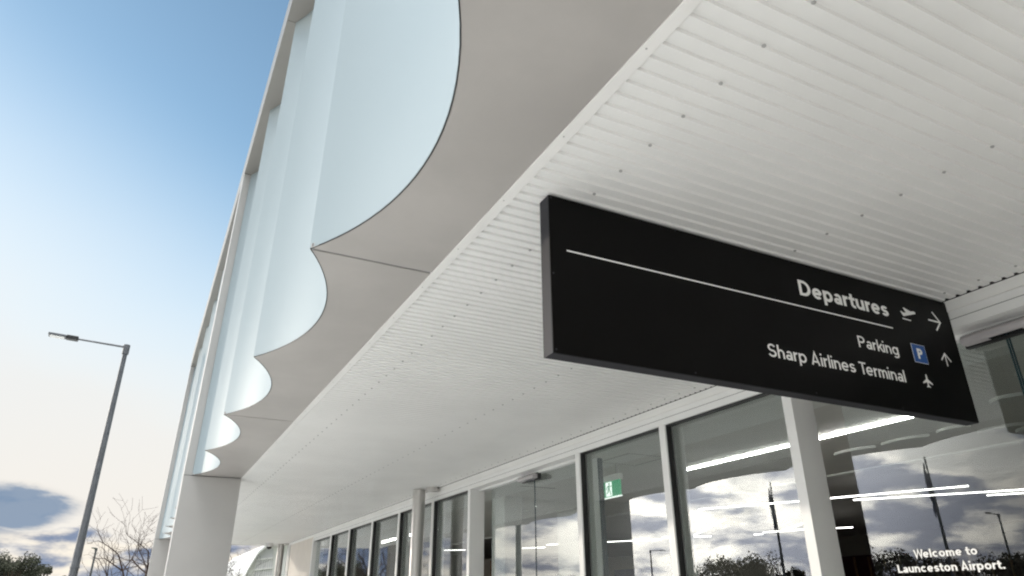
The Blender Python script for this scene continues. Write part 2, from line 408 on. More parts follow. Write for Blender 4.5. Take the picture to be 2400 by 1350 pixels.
# portal bays
NF = 6; DY = 2.44; LEG = .42
def xat(z): return (z-ZS)/(ZT-ZS)*LEAN
def bay(y0, first):
    cusps = [y0+k*DY for k in range(NF+1)]
    Rr = (DY*DY/4+.33**2)/(2*.33)
    def arc(k, n=22, off=0.0):
        yc = (cusps[k]+cusps[k+1])/2; out = []
        for i in range(n+1):
            q = -DY/2+DY*i/n; out.append((.65+.33-(Rr-math.sqrt(Rr*Rr-q*q))+off, yc+q))
        return out
    # base plate with scalloped edge, panels two flutes wide with open joints
    pan = [(0, 2), (2, 4), (4, 6)]
    for a, b_ in pan:
        g0 = .014
        P = []
        for k in range(a, b_):
            ar = arc(k, off=.006); P += ar if k == a else ar[1:]
        P = [(x, min(max(y, cusps[a]+g0), cusps[b_]-g0)) for x, y in P]
        m = MB(); n = len(P)
        pts = [(x, y, ZS) for x, y in P]+[(XI, y, ZS) for x, y in P]+[(x, y, ZS+.03) for x, y in P]+[(XI, y, ZS+.03) for x, y in P]
        fs = []
        for i in range(n-1):
            fs += [(i, i+1, n+i+1, n+i), (2*n+i, 3*n+i, 3*n+i+1, 2*n+i+1), (i, 2*n+i, 2*n+i+1, i+1), (n+i, n+i+1, 3*n+i+1, 3*n+i)]
        fs += [(0, n, 3*n, 2*n), (n-1, 3*n-1, 4*n-1, 2*n-1)]
        m.poly(pts, fs).build('base_panel', 'plate', T)
    for a, b_ in pan[:-1]: MB().box(.66, XI-.004, cusps[b_]-.03, cusps[b_]+.03, ZS+.006, ZS+.028).build('panel_joint', 'joint', T)
    # flutes
    for k in range(NF):
        ar = arc(k); m = MB(); n = len(ar); th = .02
        pts = []
        for z in (ZS+.004, (ZS+ZT)/2, ZT):
            pts += [(x+xat(z), y, z) for x, y in ar]
        for z in (ZS+.004, (ZS+ZT)/2, ZT):
            pts += [(x+xat(z)+th, y, z) for x, y in ar]
        fs = []
        for j in range(2):
            for i in range(n-1):
                a = j*n+i; fs.append((a, a+1, a+n+1, a+n)); a += 3*n; fs.append((a, a+n, a+n+1, a+1))
        for i in range(n-1):
            fs.append((i, 3*n+i, 3*n+i+1, i+1)); fs.append((2*n+i, 2*n+i+1, 5*n+i+1, 5*n+i))
        for i in (0, n-1):
            for j in range(2): fs.append((j*n+i, (j+1)*n+i, (j+4)*n+i, (j+3)*n+i))
        m.poly(pts, fs).build('glass_flute', 'flute', T, smooth=True)
        # dark edge channel round the foot of the flute
        q = arc(k, off=.003); e = MB(); n = len(q)
        e.poly([(x, y, ZS+.006) for x, y in q]+[(x+.006, y, ZS+.006) for x, y in q]+[(x, y, ZS-.002) for x, y in q]+[(x+.006, y, ZS-.002) for x, y in q],
               [f for i in range(n-1) for f in ((i, i+1, n+i+1, n+i), (2*n+i, 3*n+i, 3*n+i+1, 2*n+i+1), (i, 2*n+i, 2*n+i+1, i+1), (n+i, n+i+1, 3*n+i+1, 3*n+i))]).build('edge_channel', 'plain_black', T)
    # head beam
    for a, b_ in ((0, 2), (2, 4), (4, 6)):
        MB().box(XO+LEAN, 1.35, cusps[a]+(.006 if a else 0), cusps[b_]-(.006 if b_ < 6 else 0), ZT, ZT+.62).build('head_beam', 'beam', T, bevel=.004)
    MB().box(XO+LEAN+.02, 1.3, cusps[0], cusps[-1], ZT+.02, ZT+.58).build('beam_core', 'joint', T)
def leg(y0):
    y1 = y0+LEG
    MB().box(XO, XI, y0, y1, -1.6, ZS-.014).build('portal_column', 'portal', T, bevel=.006)
    MB().box(XO+.012, XI-.012, y0+.012, y1-.012, ZS-.02, ZS+.01).build('column_joint', 'joint', T)
    w_ = .14
    m = MB().hexa([(XO, y0, ZS), (XO+w_, y0, ZS), (XO+w_, y1, ZS), (XO, y1, ZS)]+[(XO+LEAN, y0, ZT), (XO+LEAN+w_, y0, ZT), (XO+LEAN+w_, y1, ZT), (XO+LEAN, y1, ZT)])
    m.build('portal_upright', 'portal', T, bevel=.004)
    MB().box(XO+w_, XI, y0, y1, ZS, ZS+.03).build('base_panel', 'plate', T)
    MB().box(XO+LEAN, 1.35, y0, y1, ZT+.012, ZT+.62).build('head_beam', 'beam', T, bevel=.004)
    MB().box(XO+LEAN+.01, 1.30, y0+.01, y1-.01, ZT-.004, ZT+.02).build('beam_joint', 'dark', T)
leg(-.72-LEG-.0); bay(-.72, True); leg(13.93); bay(14.36, False); leg(29.02)
bay(-.72-LEG-NF*DY, False)
# upper building volume behind the flutes
MB().box(1.13, 5.6, YB-1, 30.55, ZS+.20, 8.9).build('upper_wall', 'plaster_dark', T)
MB().box(5.6, 42, YB-1, 44, 3.0, 8.9).build('roof_block', 'plaster_dark', T)
MB().box(1.2, 5.6, YB, 30.5, ZS+.12, ZS+.19).build('soffit_backing', 'dark', T)

# wall head trims
XW = 5.25
MB().box(5.236, 5.5, YB, 29.45, 2.009, ZS-.004).build('head_flashing', 'trim', T, bevel=.004)
MB().box(XW, 5.6, YB, 25.05, 1.951, 2.0085).build('head_upper', 'white', T, bevel=.0015)
MB().box(XW+.004, 5.6, YB, 25.05, 1.9465, 1.9515).build('head_joint', 'dark', T)
MB().box(XW, 5.6, YB, 25.05, 1.875, 1.946).build('head_rail', 'white', T, bevel=.0015)
# solid wall at the far end and its corner pier
MB().box(XW, 5.6, 25.05, 29.0, -1.6, 2.008).build('end_wall', 'cream', T)
MB().box(XW-.03, 5.6, 29.0, 29.45, -1.6, 2.008).build('corner_pier', 'hallwhite', T, bevel=.005)
MB().box(XW-.02, 5.6, 24.93, 25.05, -1.6, 1.95).build('mullion', 'white', T, bevel=.003)

GX = 5.36
mull = [(22.50, 22.66), (20.36, 20.50), (18.14, 18.27), (16.01, 16.12), (13.86, 13.97), (8.25, 8.36), (6.37, 6.48)]
for a, b_ in mull:
    MB().box(XW, XW+.022, a, b_, -1.6, 1.875).build('mullion', 'white', T, bevel=.003)
    MB().box(XW+.022, XW+.105, a+.006, b_-.006, -1.6, 1.8745).build('mullion_black', 'plain_black', T)  # plain black strip behind the mullion face
    MB().box(XW+.13, XW+.27, a+.0, b_+.0, -1.6, 1.8745).build('mullion_back', 'white', T, bevel=.003)
for a, b_ in ((11.99, 12.10), (4.50, 4.61)):
    MB().box(XW, XW+.05, a, b_, -1.6, 1.875).build('door_post', 'white', T, bevel=.003)
    MB().box(XW+.0505, XW+.29, a+.002, b_+.0, -1.6, 1.875).build('door_post', 'white', T, bevel=.003)
def pane(a, b_, x=GX, z0=-1.55, z1=1.872, name='window_pane'):
    MB().box(x, x+.010, a, b_, z0, z1).build(name, 'glass', T)
ed = [24.93, 22.66, 22.50, 20.50, 20.36, 18.27, 18.14, 16.12, 16.01, 13.97, 13.86, 12.10]
for i in range(0, len(ed), 2): pane(ed[i+1]+.004 if False else ed[i+1], ed[i])
pane(6.48, 8.25); pane(4.61, 6.37)
for i in range(0, len(ed), 2): MB().box(XW+.03, XW+.105, ed[i+1], ed[i], 1.860, 1.8745).build('head_black', 'plain_black', T)  # plain black strip along the top of the glass
for a, b_ in ((6.48, 8.25), (4.61, 6.37)): MB().box(XW+.03, XW+.105, a, b_, 1.860, 1.8745).build('head_black', 'plain_black', T)
MB().box(XW, 5.6, YB, 25.05, -1.6, -1.55).build('sill', 'grey', T)
# parked leaf edge behind the pane
MB().box(5.47, 5.53, 8.10, 8.135, -1.55, 1.80).build('leaf_edge', 'glass_edge', T)
MB().box(5.46, 5.54, 8.14, 8.35, -1.55, 1.80).build('jamb_lining', 'white', T)
# sliding doors
DX = 5.50
def door(leaves, jamb):
    d = MB().box(DX-.08, DX+.06, jamb[0], jamb[1], 1.84, 1.8745).build('door_header', 'white', T, bevel=.003)
    for a, b_ in leaves:
        l = MB().box(DX, DX+.010, a, b_, -1.55, 1.84).build('door_leaf', 'glass', T)
        e = MB()
        if b_ < 5: e.box(DX-.003, DX+.013, (b_ if b_ < 3 else a-.008), (b_+.008 if b_ < 3 else a), -1.55, 1.84)
        else: e.box(DX-.003, DX+.013, a-.006, a, -1.55, 1.80)
        e.build('leaf_stile', 'glass_edge', l)
    return d
door([(8.36, 9.985), (10.01, 11.60)], (8.36, 11.99))
door([(2.665, 4.17), (1.15, 2.64)], (.75, 4.50))
MB().box(XW, 5.6, .0, .75, -1.6, 1.875).build('door_post', 'white', T)
MB().box(XW, 5.6, YB, -.05, -1.6, 1.875).build('end_wall', 'cream', T)

# ------------------------------------------------------------------ interior shell
MB().box(5.6, 42, YB-1, 44, -1.75, -1.6).build('hall_floor', 'floor', T)
MB().box(5.6, 6.62, YB, 30.5, 1.985, 2.2).build('lobby_ceiling', 'plaster', T)
MB().box(6.62, 10.6, YB, 30.5, 1.989, 2.2).build('lobby_ceiling', 'hall_ceiling', T)
MB().box(10.6, 10.75, YB, 30.5, 1.96, 3.0).build('bulkhead', 'plaster', T)
MB().box(10.75, 42, YB-1, 44, 2.72, 2.9).build('hall_ceiling', 'hall_ceiling', T)
MB().box(30, 30.3, YB-1, 44, -1.6, 2.72).build('back_wall', 'plaster_dark', T)
MB().box(8.35, 42, 43.8, 44, -1.6, 2.72).build('back_wall', 'plaster_dark', T)
MB().box(5.62, 42, YB-1.2, YB-1, -1.6, 2.72).build('back_wall', 'plaster_dark', T)
MB().box(5.6, 8.35, 30.3, 30.5, -1.6, 2.0).build('back_wall', 'plaster_dark', T)
MB().box(8.35, 8.5, 30.5, 44, -1.6, 2.72).build('back_wall', 'plaster_dark', T)
# ceiling access hatches in the lobby
def hatch(pts):
    h = MB(); P = [at(x, y, 2, 1.984) for x, y in pts]
    x0 = min(p.x for p in P); x1 = max(p.x for p in P); y0 = min(p.y for p in P); y1 = max(p.y for p in P)
    t = .012
    h.box(x0, x1, y0, y0+t, 1.978, 1.984).box(x0, x1, y1-t, y1, 1.978, 1.984).box(x0, x0+t, y0+t, y1-t, 1.978, 1.984).box(x1-t, x1, y0+t, y1-t, 1.978, 1.984)
    h.build('ceiling_hatch', 'joint', T)
hatch([(1222, 1138), (1300, 1145)]); hatch([(1405, 1083), (1473, 1062), (1548, 1075)])
# partition walls, piers and feature panels in the hall
MB().box(9.2, 9.7, 14.6, 15.6, -1.6, 2.72).build('interior_pier', 'plaster', T)
MB().box(6.6, 7.0, 13.3, 13.9, -1.6, 1.985).build('interior_pier', 'plaster', T)
MB().box(29.2, 29.9, -5, 43, -1.6, 1.80).build('feature_wall', 'maroon', T)
sl_ = MB()
for k in range(60): sl_.box(29.1, 29.19, -4+k*.75, -3.94+k*.75, -1.6, 1.72)
sl_.build('timber_slats', 'wood', T)
MB().box(28.6, 29.1, 2, 16, 2.25, 2.5).build('signage_band', 'plaster', T)
MB().box(28.7, 29.05, 2, 12, 2.02, 2.24).build('display_band', 'plain_black', T)
for k, (a, b_) in enumerate(((24, 26.5), (27.3, 29), (30.0, 33.0), (34, 36.2))):
    MB().box(20.0+k*.1, 20.3+k*.1, a, b_, -1.6, 1.30).build('feature_panel', 'purple', T)
MB().box(20.5, 20.9, 20, 43, -1.6, 1.9).build('partition_wall', 'plaster_dark', T)
MB().box(13.0, 13.3, 26, 29.5, -1.6, 1.6).build('partition_wall', 'plaster_dark', T)
for k in range(4):
    MB().box(12.92, 12.99, 26.5+k*.8, 26.56+k*.8, -1.6, 1.5).build('timber_batten', 'wood', T)
# lens shaped white streaks along the lobby ceiling
bf = [((1955, 1063), (2052, 1044)), ((2065, 1039), (2178, 1017)), ((2194, 1011), (2274, 994)), ((2318, 943), (2396, 920)), ((2290, 1010), (2400, 990)),
      ((2380, 1010), (2460, 990)), ((1210, 1201), (1248, 1194)), ((1283, 1201), (1320, 1194)), ((1320, 1197), (1345, 1192))]
for a, b_ in bf:
    A = at(*a, 2, 1.985); B = at(*b_, 2, 1.985); d = (B-A); L = d.length; d.normalize(); n_ = Vector((d.y, -d.x, 0))
    m = MB(); N = 12; pts = []
    for z in (1.955, 1.992):
        for i in range(N+1):
            t = i/N; wv = .10*math.sin(math.pi*t)**.8+.004
            pts += [tuple((A+d*L*t+n_*wv)[:2])+(z,), tuple((A+d*L*t-n_*wv)[:2])+(z,)]
    fs = []; o = 2*(N+1)
    for i in range(N):
        a0 = 2*i; fs += [(a0, a0+1, a0+3, a0+2), (o+a0, o+a0+2, o+a0+3, o+a0+1), (a0, a0+2, o+a0+2, o+a0), (a0+1, o+a0+1, o+a0+3, a0+3)]
    m.poly(pts, fs).build('ceiling_streak', 'hallwhite', T)

# ------------------------------------------------------------------ linear lights (each a thing)
LG = 'linear lights inside the terminal'
def lin(a, b_, z, wd, label, h=.06):
    A = at(*a, 2, z); B = at(*b_, 2, z); mid = (A+B)/2
    t = thing('linear_light', (mid.x, mid.y, z+EYE), label, 'ceiling light', LG)
    MB().obox(A, B, wd, h).build('diffuser', 'led' if wd > .05 else 'led_soft', t)
    d = (B-A).normalized()
    MB().obox(A+Vector((0, 0, h*.5+.012)), B+Vector((0, 0, h*.5+.012)), wd*1.06, .02).build('housing', 'hallwhite', t)
lin((1604, 1102), (2142, 975), 1.972, .062, 'long thick white ceiling strip light just below the black sign', .02)
lin((887, 1273), (926, 1263), 1.972, .062, 'short strip light behind the window left of the round steel post', .05)
lin((952, 1257), (975, 1251), 1.972, .062, 'short strip light partly hidden by the round steel post', .05)
Z1 = 2.25
LL = [((1637, 1194), (1872, 1175), 'long thin strip light crossing the window left of the wide door post'),
      ((1944, 1168), (2270, 1139), 'upper of the two long strip lights right of the wide door post'),
      ((2000, 1172), (2440, 1145), 'long strip light just under the upper one, right of the wide door post'),
      ((2313, 1161), (2440, 1153), 'strip light running off the right edge of the photo, third from the top'),
      ((1620, 1258), (1697, 1218), 'slanting strip light in the cloud reflection, left one of two'),
      ((1836, 1243), (1884, 1226), 'slanting strip light ending behind the wide door post'),
      ((1620, 1258), (1667, 1257), 'tiny level strip light meeting the foot of the left slanting one'),
      ((1767, 1253), (1788, 1252), 'tiniest level strip light in the middle of the window'),
      ((1789, 1248), (1884, 1241), 'level strip light touching the foot of the right slanting one'),
      ((1955, 1238), (1999, 1236), 'short strip light in the dark opening beside the wide door post'),
      ((1174, 1287), (1278, 1283), 'strip light in the door left of the frame, far section'),
      ((1281, 1277), (1356, 1273), 'strip light in the door left of the frame, near section'),
      ((1408, 1271), (1550, 1264), 'strip light below the green exit sign'),
      ((1552, 1260), (1590, 1258), 'short strip light end beside the white mullion right of the exit sign'),
      ((1034, 1290), (1091, 1289), 'strip light in the window just right of the round steel post')]
for a, b_, lb in LL: lin(a, b_, Z1, .048, lb, .02)
for a, b_, lb in [((1974, 1325), (2132, 1333), 'low strip light left of the second line of welcome lettering'),
                  ((2128, 1315), (2229, 1319), 'low strip light between the two lines of welcome lettering'),
                  ((2343, 1301), (2430, 1305), 'low strip light at the right edge above the lettering full stop')]:
    lin(a, b_, 1.6, .045, lb, .02)

# ------------------------------------------------------------------ exit sign
p0 = at(1403, 1134, 0, 6.6); p1 = at(1451, 1123, 0, 6.6)
ES = thing('exit_sign', (6.6, (p0.y+p1.y)/2, 1.75+EYE), 'green running man exit sign hanging from the lobby ceiling', 'exit sign')
ya, yb, za, zb = 9.24, 9.80, 1.51, 1.752
MB().box(6.6, 6.64, ya, yb, za, zb).build('panel', 'green', ES, bevel=.003)
MB().box(6.596, 6.645, ya-.012, yb+.012, za-.016, za-.0005).build('bottom_rail', 'exit_white', ES)
MB().box(6.585, 6.66, ya-.03, yb+.03, zb+.001, zb+.09).build('housing', 'white', ES)
MB().box(6.6, 6.64, 9.28, 9.31, zb+.09, 1.985).box(6.6, 6.64, 9.73, 9.76, zb+.09, 1.985).build('hanger', 'grey', ES)
yc = (ya+yb)/2
MB().box(6.592, 6.5995, yc-.075, yc+.085, za+.012, zb-.012).build('doorway_symbol', 'exit_white', ES)
def yz(pts): return [(yc-u, za+v) for u, v in pts]
man = MB()
for q in ([(-.012, .175), (.028, .180), (.026, .120), (-.018, .110)], [(-.018, .118), (.012, .118), (-.016, .068), (-.035, .072)], [(-.035, .072), (-.016, .068), (-.062, .048), (-.066, .060)],
          [(.004, .118), (.026, .120), (.046, .078), (.030, .075)], [(.030, .078), (.046, .078), (.060, .026), (.046, .024)], [(-.012, .175), (-.002, .165), (-.044, .148), (-.050, .158)],
          [(-.050, .158), (-.040, .150), (-.056, .115), (-.066, .120)], [(.020, .178), (.028, .165), (.058, .150), (.062, .160)], [(.058, .160), (.060, .150), (.085, .160), (.083, .170)]):
    man.prism(yz(q), 0, 6.588, 6.592)
man.prism(yz([(.018+.018*math.cos(a*.628), .2+.018*math.sin(a*.628)) for a in range(10)]), 0, 6.588, 6.592)
man.build('running_man', 'green', ES)

# ------------------------------------------------------------------ directional sign
SX0, SX1, SY, SZ0, SZ1 = 1.706, 5.243, 2.88, 1.148, 2.088
S = thing('directional_sign', ((SX0+SX1)/2, SY, SZ1+EYE), 'wide black hanging sign reading Departures, Parking and Sharp Airlines Terminal', 'sign')
MB().box(SX0, SX1, SY+.004, SY+.096, SZ0, SZ1).build('sign_box', 'sign_edge', S, bevel=.003)
MB().box(SX0+.001, SX1-.001, SY-.001, SY+.0035, SZ0+.003, SZ1-.002).build('sign_face', 'black_face', S, bevel=.001)
MB().box(SX0+.001, SX1-.001, SY+.0965, SY+.101, SZ0+.003, SZ1-.002).build('sign_face', 'black_face', S, bevel=.001)
FY = SY-.0022
mp = lambda u, v, l: (u, FY-l, v)
text_on('Departures', mp, 3.617, 4.508, 1.840, .114, .182).build('lettering', 'print', S)
text_on('Parking', mp, 4.101, 4.512, 1.5495, .084, .14).build('lettering', 'print', S)
text_on('Sharp Airlines Terminal', mp, 3.232, 4.517, 1.356, .086, .14).build('lettering', 'print', S)
MB().box(1.812, 4.515, FY-.0002, FY+.001, 1.7515, 1.7605).build('rule_line', 'print', S)
def fl(pts, name, m, yy=FY, parent=S):
    return MB().prism([(x, z) for x, z in pts], 1, yy-.0002, yy+.001).build(name, m, parent)
def Zm(a, b, ox, oy, s):
    p = at(ox+a/s, oy+b/s, 1, SY); return (p.x, p.z)
fl([Zm(a, b, 2040, 680, 7.94) for a, b in ((597, 327), (612, 325), (742, 400), (790, 396), (815, 410), (832, 438), (828, 448), (620, 485), (608, 478), (550, 390), (566, 387), (606, 418), (656, 418))], 'takeoff_plane_symbol', 'print')
fl([Zm(a, b, 2040, 680, 7.94) for a, b in ((593, 515), (755, 562), (750, 577), (597, 535))], 'runway_symbol', 'print')
def stroke(mb, a, b, t):
    a = Vector(a); b = Vector(b); d = (b-a).normalized(); n = Vector((-d.y, d.x))*t/2
    mb.prism([tuple(a+n), tuple(b+n), tuple(b-n), tuple(a-n)], 1, FY-.0002, FY+.001)
m = MB(); tip = (5.107, 1.899); stroke(m, (4.965, 1.899), (5.100, 1.899), .013); m.build('arrow_right', 'print', S)
m = MB(); n_ = .0095
m.prism([(5.028, 1.969), (5.037, 1.978), (5.113, 1.899), (5.037, 1.820), (5.028, 1.829), (5.0945, 1.899)], 1, FY-.0005, FY+.0006).build('arrow_right', 'print', S)
m = MB(); stroke(m, (5.050, 1.548), (5.050, 1.640), .011); m.build('arrow_up', 'print', S)
MB().prism([(4.990, 1.592), (4.998, 1.584), (5.050, 1.637), (5.102, 1.584), (5.110, 1.592), (5.050, 1.653)], 1, FY-.0005, FY+.0006).build('arrow_up', 'print', S)
ic = [(0, .048), (.006, .040), (.0075, .012), (.052, -.016), (.052, -.026), (.0075, -.012), (.005, -.034), (.019, -.044), (.019, -.050), (0, -.045)]
ic = ic+[(-x, z) for x, z in ic[::-1][1:-1]]
fl([(4.757+x, 1.400+z) for x, z in ic], 'plane_symbol', 'print')
fl([(4.674, 1.528), (4.824, 1.528), (4.824, 1.668), (4.674, 1.668)], 'parking_border', 'print')
fl([(4.677, 1.531), (4.821, 1.531), (4.821, 1.665), (4.677, 1.665)], 'parking_square', 'blue', FY-.0006)
text_on('P', lambda u, v, l: (u, FY-.0012-l, v), 4.723, 4.781, 1.5585, .079, .23).build('lettering', 'print', S)
for x, z in ((1.722, 2.072), (2.602, 2.076), (3.568, 2.076), (4.348, 2.076), (5.2, 2.07), (1.722, 1.60), (1.724, 1.170), (2.632, 1.168), (3.592, 1.168), (4.412, 1.165), (5.226, 1.166), (5.226, 1.62)):
    MB().tube([(x, SY-.001, z), (x, SY-.0035, z), (x, SY-.005, z)], [.0065, .006, .003], 10).build('face_screw', 'sign_edge', S)
for x in (2.0, 3.4, 4.9):
    MB().box(x-.03, x+.03, SY+.03, SY+.07, SZ1-.002, ZS+.001).build('hanger', 'plain_black', S)

# ------------------------------------------------------------------ welcome lettering on the doors
def welcome(yc_, dz, label):
    t = thing('window_lettering', (DX-.002, yc_, .2+dz+EYE), label, 'lettering', 'white vinyl greetings on the sliding doors')
    k = DX/5.36
    mpp = lambda u, v, l: (DX-.003-l, -u, v)
    text_on('Welcome to', mpp, -(yc_+.2445*k), -(yc_-.2445*k), .285*k+dz, .058*k, .19).build('lettering', 'print', t)
    text_on('Launceston Airport.', mpp, -(yc_+.4075*k), -(yc_-.4075*k), .184*k+dz, .058*k, .19).build('lettering', 'print', t)
welcome(3.449*DX/5.36, 0, 'white Welcome to Launceston Airport lettering on the nearest glass door, bottom right')
welcome(9.14, .0, 'white greeting cut off by the bottom edge, on the door left of the exit sign')

# ------------------------------------------------------------------ door sensors
def sensor(y0, y1, label):
    t = thing('door_sensor', (5.43, (y0+y1)/2, 1.79+EYE), label, 'door sensor', 'motion sensors above the sliding doors')
    x0, x1 = 5.32, 5.42
    pr = [(x0+.025, 1.830), (x1, 1.830), (x1, 1.772), (x1-.015, 1.758), (x0+.035, 1.758), (x0+.008, 1.770), (x0+.002, 1.80)]
    MB().prism([(a, z) for a, z in pr], 1, y0, y1).build('housing', 'sensor', t, bevel=.006)
    MB().box(x0+.03, x1-.02, y0+.08, y0+(y1-y0)*.62, 1.754, 1.7578).build('lens_strip', 'lens', t)
    MB().box(x0+.012, x0+.02, y0+.05, y0+.16, 1.806, 1.812).build('nameplate', 'lens', t)
    MB().box(x1, 5.47, y0-.02, y1+.02, 1.75, 1.86).build('shadow_plate', 'plain_black', t)  # oversized black plate stands in for the shadow behind the sensor
sensor(2.39, 2.90, 'grey motion sensor box above the near sliding door, right of the black sign')
sensor(9.75, 10.27, 'small grey motion sensor above the far sliding door')

# ------------------------------------------------------------------ steel posts
def post(x, y, r, label):
    t = thing('steel_post', (x, y, 0), label, 'post', 'round steel posts in front of the glazing')
    b = MB(); b.smooth = True; b.lathe((x, y, -1.6), [(r, 0), (r, 3.68)], 40); b.build('shaft', 'steel', t)
    b = MB(); b.smooth = True; b.lathe((x+.16, y-.33, ZS-.085), [(r*.92, 0), (r*.95, .004), (r*.95, .083)], 40); b.build('collar', 'steel', t)
    b = MB(); b.smooth = True; b.lathe((x, y, -1.6), [(r+.02, 0), (r+.02, .02)], 40); b.build('base_plate', 'steel', t)
post(4.935, 13.86, .128, 'round brushed steel post standing before the windows, nearer one')
post(5.02, 29.75, .128, 'round steel post at the far end of the canopy beside the dome camera')

dc = at(635, 1275, 2, ZS)
t = thing('dome_camera', (4.55, 29.6, ZS+EYE), 'white dome security camera under the far edge of the canopy', 'security camera')
b = MB(); b.smooth = True; b.lathe((4.55, 29.6, ZS-.13), [(.13, 0), (.145, .015), (.15, .13)], 28); b.build('mount', 'hallwhite', t)
b = MB(); b.smooth = True; b.lathe((4.55, 29.6, ZS-.225), [(.01, 0), (.05, .008), (.085, .035), (.095, .07), (.095, .095)], 28); b.build('dome', 'lens', t)

# ------------------------------------------------------------------ street lamps
def lamp(x, y, top, r0, r1, arm, label, aim=(-1, -.03), bands=True, name='street_lamp'):
    t = thing(name, (x, y, 0), label, 'street lamp', 'tall street lamps of the forecourt')
    b = MB(); b.smooth = True; b.lathe((x, y, -1.72), [(r0*1.02, 0), (r0, .05), (r1, top+1.72)], 16); b.build('pole', 'galv', t)
    if bands:
        for z in (-.2, .35, .9):
            rr = r0+(r1-r0)*(z+1.72)/(top+1.72)
            b = MB(); b.smooth = True; b.lathe((x, y, z), [(rr+.004, 0), (rr+.012, .006), (rr+.012, .05), (rr+.004, .056)], 16); b.build('band', 'galv', t)
        b = MB(); b.box(x-.16, x-.10, y-.05, y+.05, .0, .12); b.build('cable_box', 'galv', t)
    b = MB(); b.smooth = True; b.lathe((x, y, top-.28), [(r1*1.5, 0), (r1*1.5, .3)], 16); b.build('cap', 'galv', t)
    d = Vector((aim[0], aim[1], .035)).normalized(); A = Vector((x, y, top-.05)); Bp = A+d*arm
    b = MB(); b.smooth = True; b.tube([A, Bp], [r1*.55, r1*.45], 10); b.build('arm', 'galv', t)
    C1 = Bp+d*.27; D = Bp+d*.74
    b = MB(); b.obox(Bp-d*.05, C1, .20, .13); b.build('driver_housing', 'plain_black', t, bevel=.02)
    b = MB(); b.obox(C1, D, .30, .07); hd = b.build('lamp_head', 'galv', t, bevel=.015)
    b = MB(); b.obox(C1+d*.05-Vector((0, 0, .0425)), D-d*.04-Vector((0, 0, .0425)), .24, .012); b.build('lens', 'hallwhite', hd)
lamp(-1.43, 23.93, 7.42, .128, .064, 1.38, 'tall tapered grey street lamp with flat lamp head, in front of the open sky')
lp = at(226, 1285, 2, 5.2)
lamp(lp.x, lp.y, 5.2, .14, .09, .25, 'small distant street lamp right of the tall one, low by the clouds', (-.3, -1), False)
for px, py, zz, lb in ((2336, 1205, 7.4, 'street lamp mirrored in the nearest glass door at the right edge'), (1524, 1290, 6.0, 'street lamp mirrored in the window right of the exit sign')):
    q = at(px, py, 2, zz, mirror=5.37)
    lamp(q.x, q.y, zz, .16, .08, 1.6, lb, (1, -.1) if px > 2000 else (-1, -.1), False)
# ------------------------------------------------------------------ flagpoles (seen mirrored)
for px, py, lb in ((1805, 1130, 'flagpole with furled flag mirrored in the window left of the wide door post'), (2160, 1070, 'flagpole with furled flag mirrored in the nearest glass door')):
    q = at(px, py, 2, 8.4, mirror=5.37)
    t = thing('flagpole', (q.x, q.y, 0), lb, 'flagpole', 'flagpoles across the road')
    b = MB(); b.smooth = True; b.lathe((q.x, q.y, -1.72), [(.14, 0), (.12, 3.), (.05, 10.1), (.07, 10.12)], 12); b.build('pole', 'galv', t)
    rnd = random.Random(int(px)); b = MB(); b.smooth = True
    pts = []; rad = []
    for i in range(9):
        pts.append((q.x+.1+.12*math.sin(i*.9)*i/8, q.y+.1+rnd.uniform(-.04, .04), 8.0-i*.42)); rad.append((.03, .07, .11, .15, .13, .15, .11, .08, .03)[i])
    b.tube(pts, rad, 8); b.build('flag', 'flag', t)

# ------------------------------------------------------------------ trees
def bare_tree(x, y, h, seed, label, spread=.62, group='bare winter trees'):
    t = thing('bare_tree', (x, y, 0), label, 'tree', group)
    rnd = random.Random(seed); trunk = MB(); br = MB()
    def grow(mb, p, d, L, r, lvl):
        n = 4; pts = [p.copy()]; rad = [r]; q = p.copy(); dd = d.copy()
        for i in range(n):
            dd = (dd+Vector((rnd.uniform(-.16, .16), rnd.uniform(-.16, .16), rnd.uniform(-.05, .12)))).normalized()
            q = q+dd*L/n; pts.append(q.copy()); rad.append(max(.0045, r*(1-.42*(i+1)/n)))
        mb.tube(pts, rad, 6 if lvl < 2 else 4 if lvl < 3 else 3, cap=False)
        if lvl >= 6: return
        k = 3 if lvl < 4 else 2
        for i in range(k+ (1 if lvl == 0 else 0)):
            j = rnd.choice((2, 3, 4)) if i else 4
            a = rnd.uniform(0, 6.28); ax = pts[j]-pts[j-1]; ax.normalize()
            o = ax.orthogonal().normalized(); o2 = ax.cross(o)
            nd = (ax*(1-spread*.35)+(o*math.cos(a)+o2*math.sin(a))*spread*rnd.uniform(.6, 1.25)+Vector((0, 0, .02))).normalized()
            grow(br, pts[j], nd, L*rnd.uniform(.66, .86), max(.006, rad[j]*rnd.uniform(.64, .80)), lvl+1)
    grow(trunk, Vector((x, y, -1.72)), Vector((0, 0, 1)), h*.24, h*.028, 0)
    trunk.smooth = True; trunk.build('trunk', 'bark', t); br.smooth = True; br.build('branches', 'bark', t)
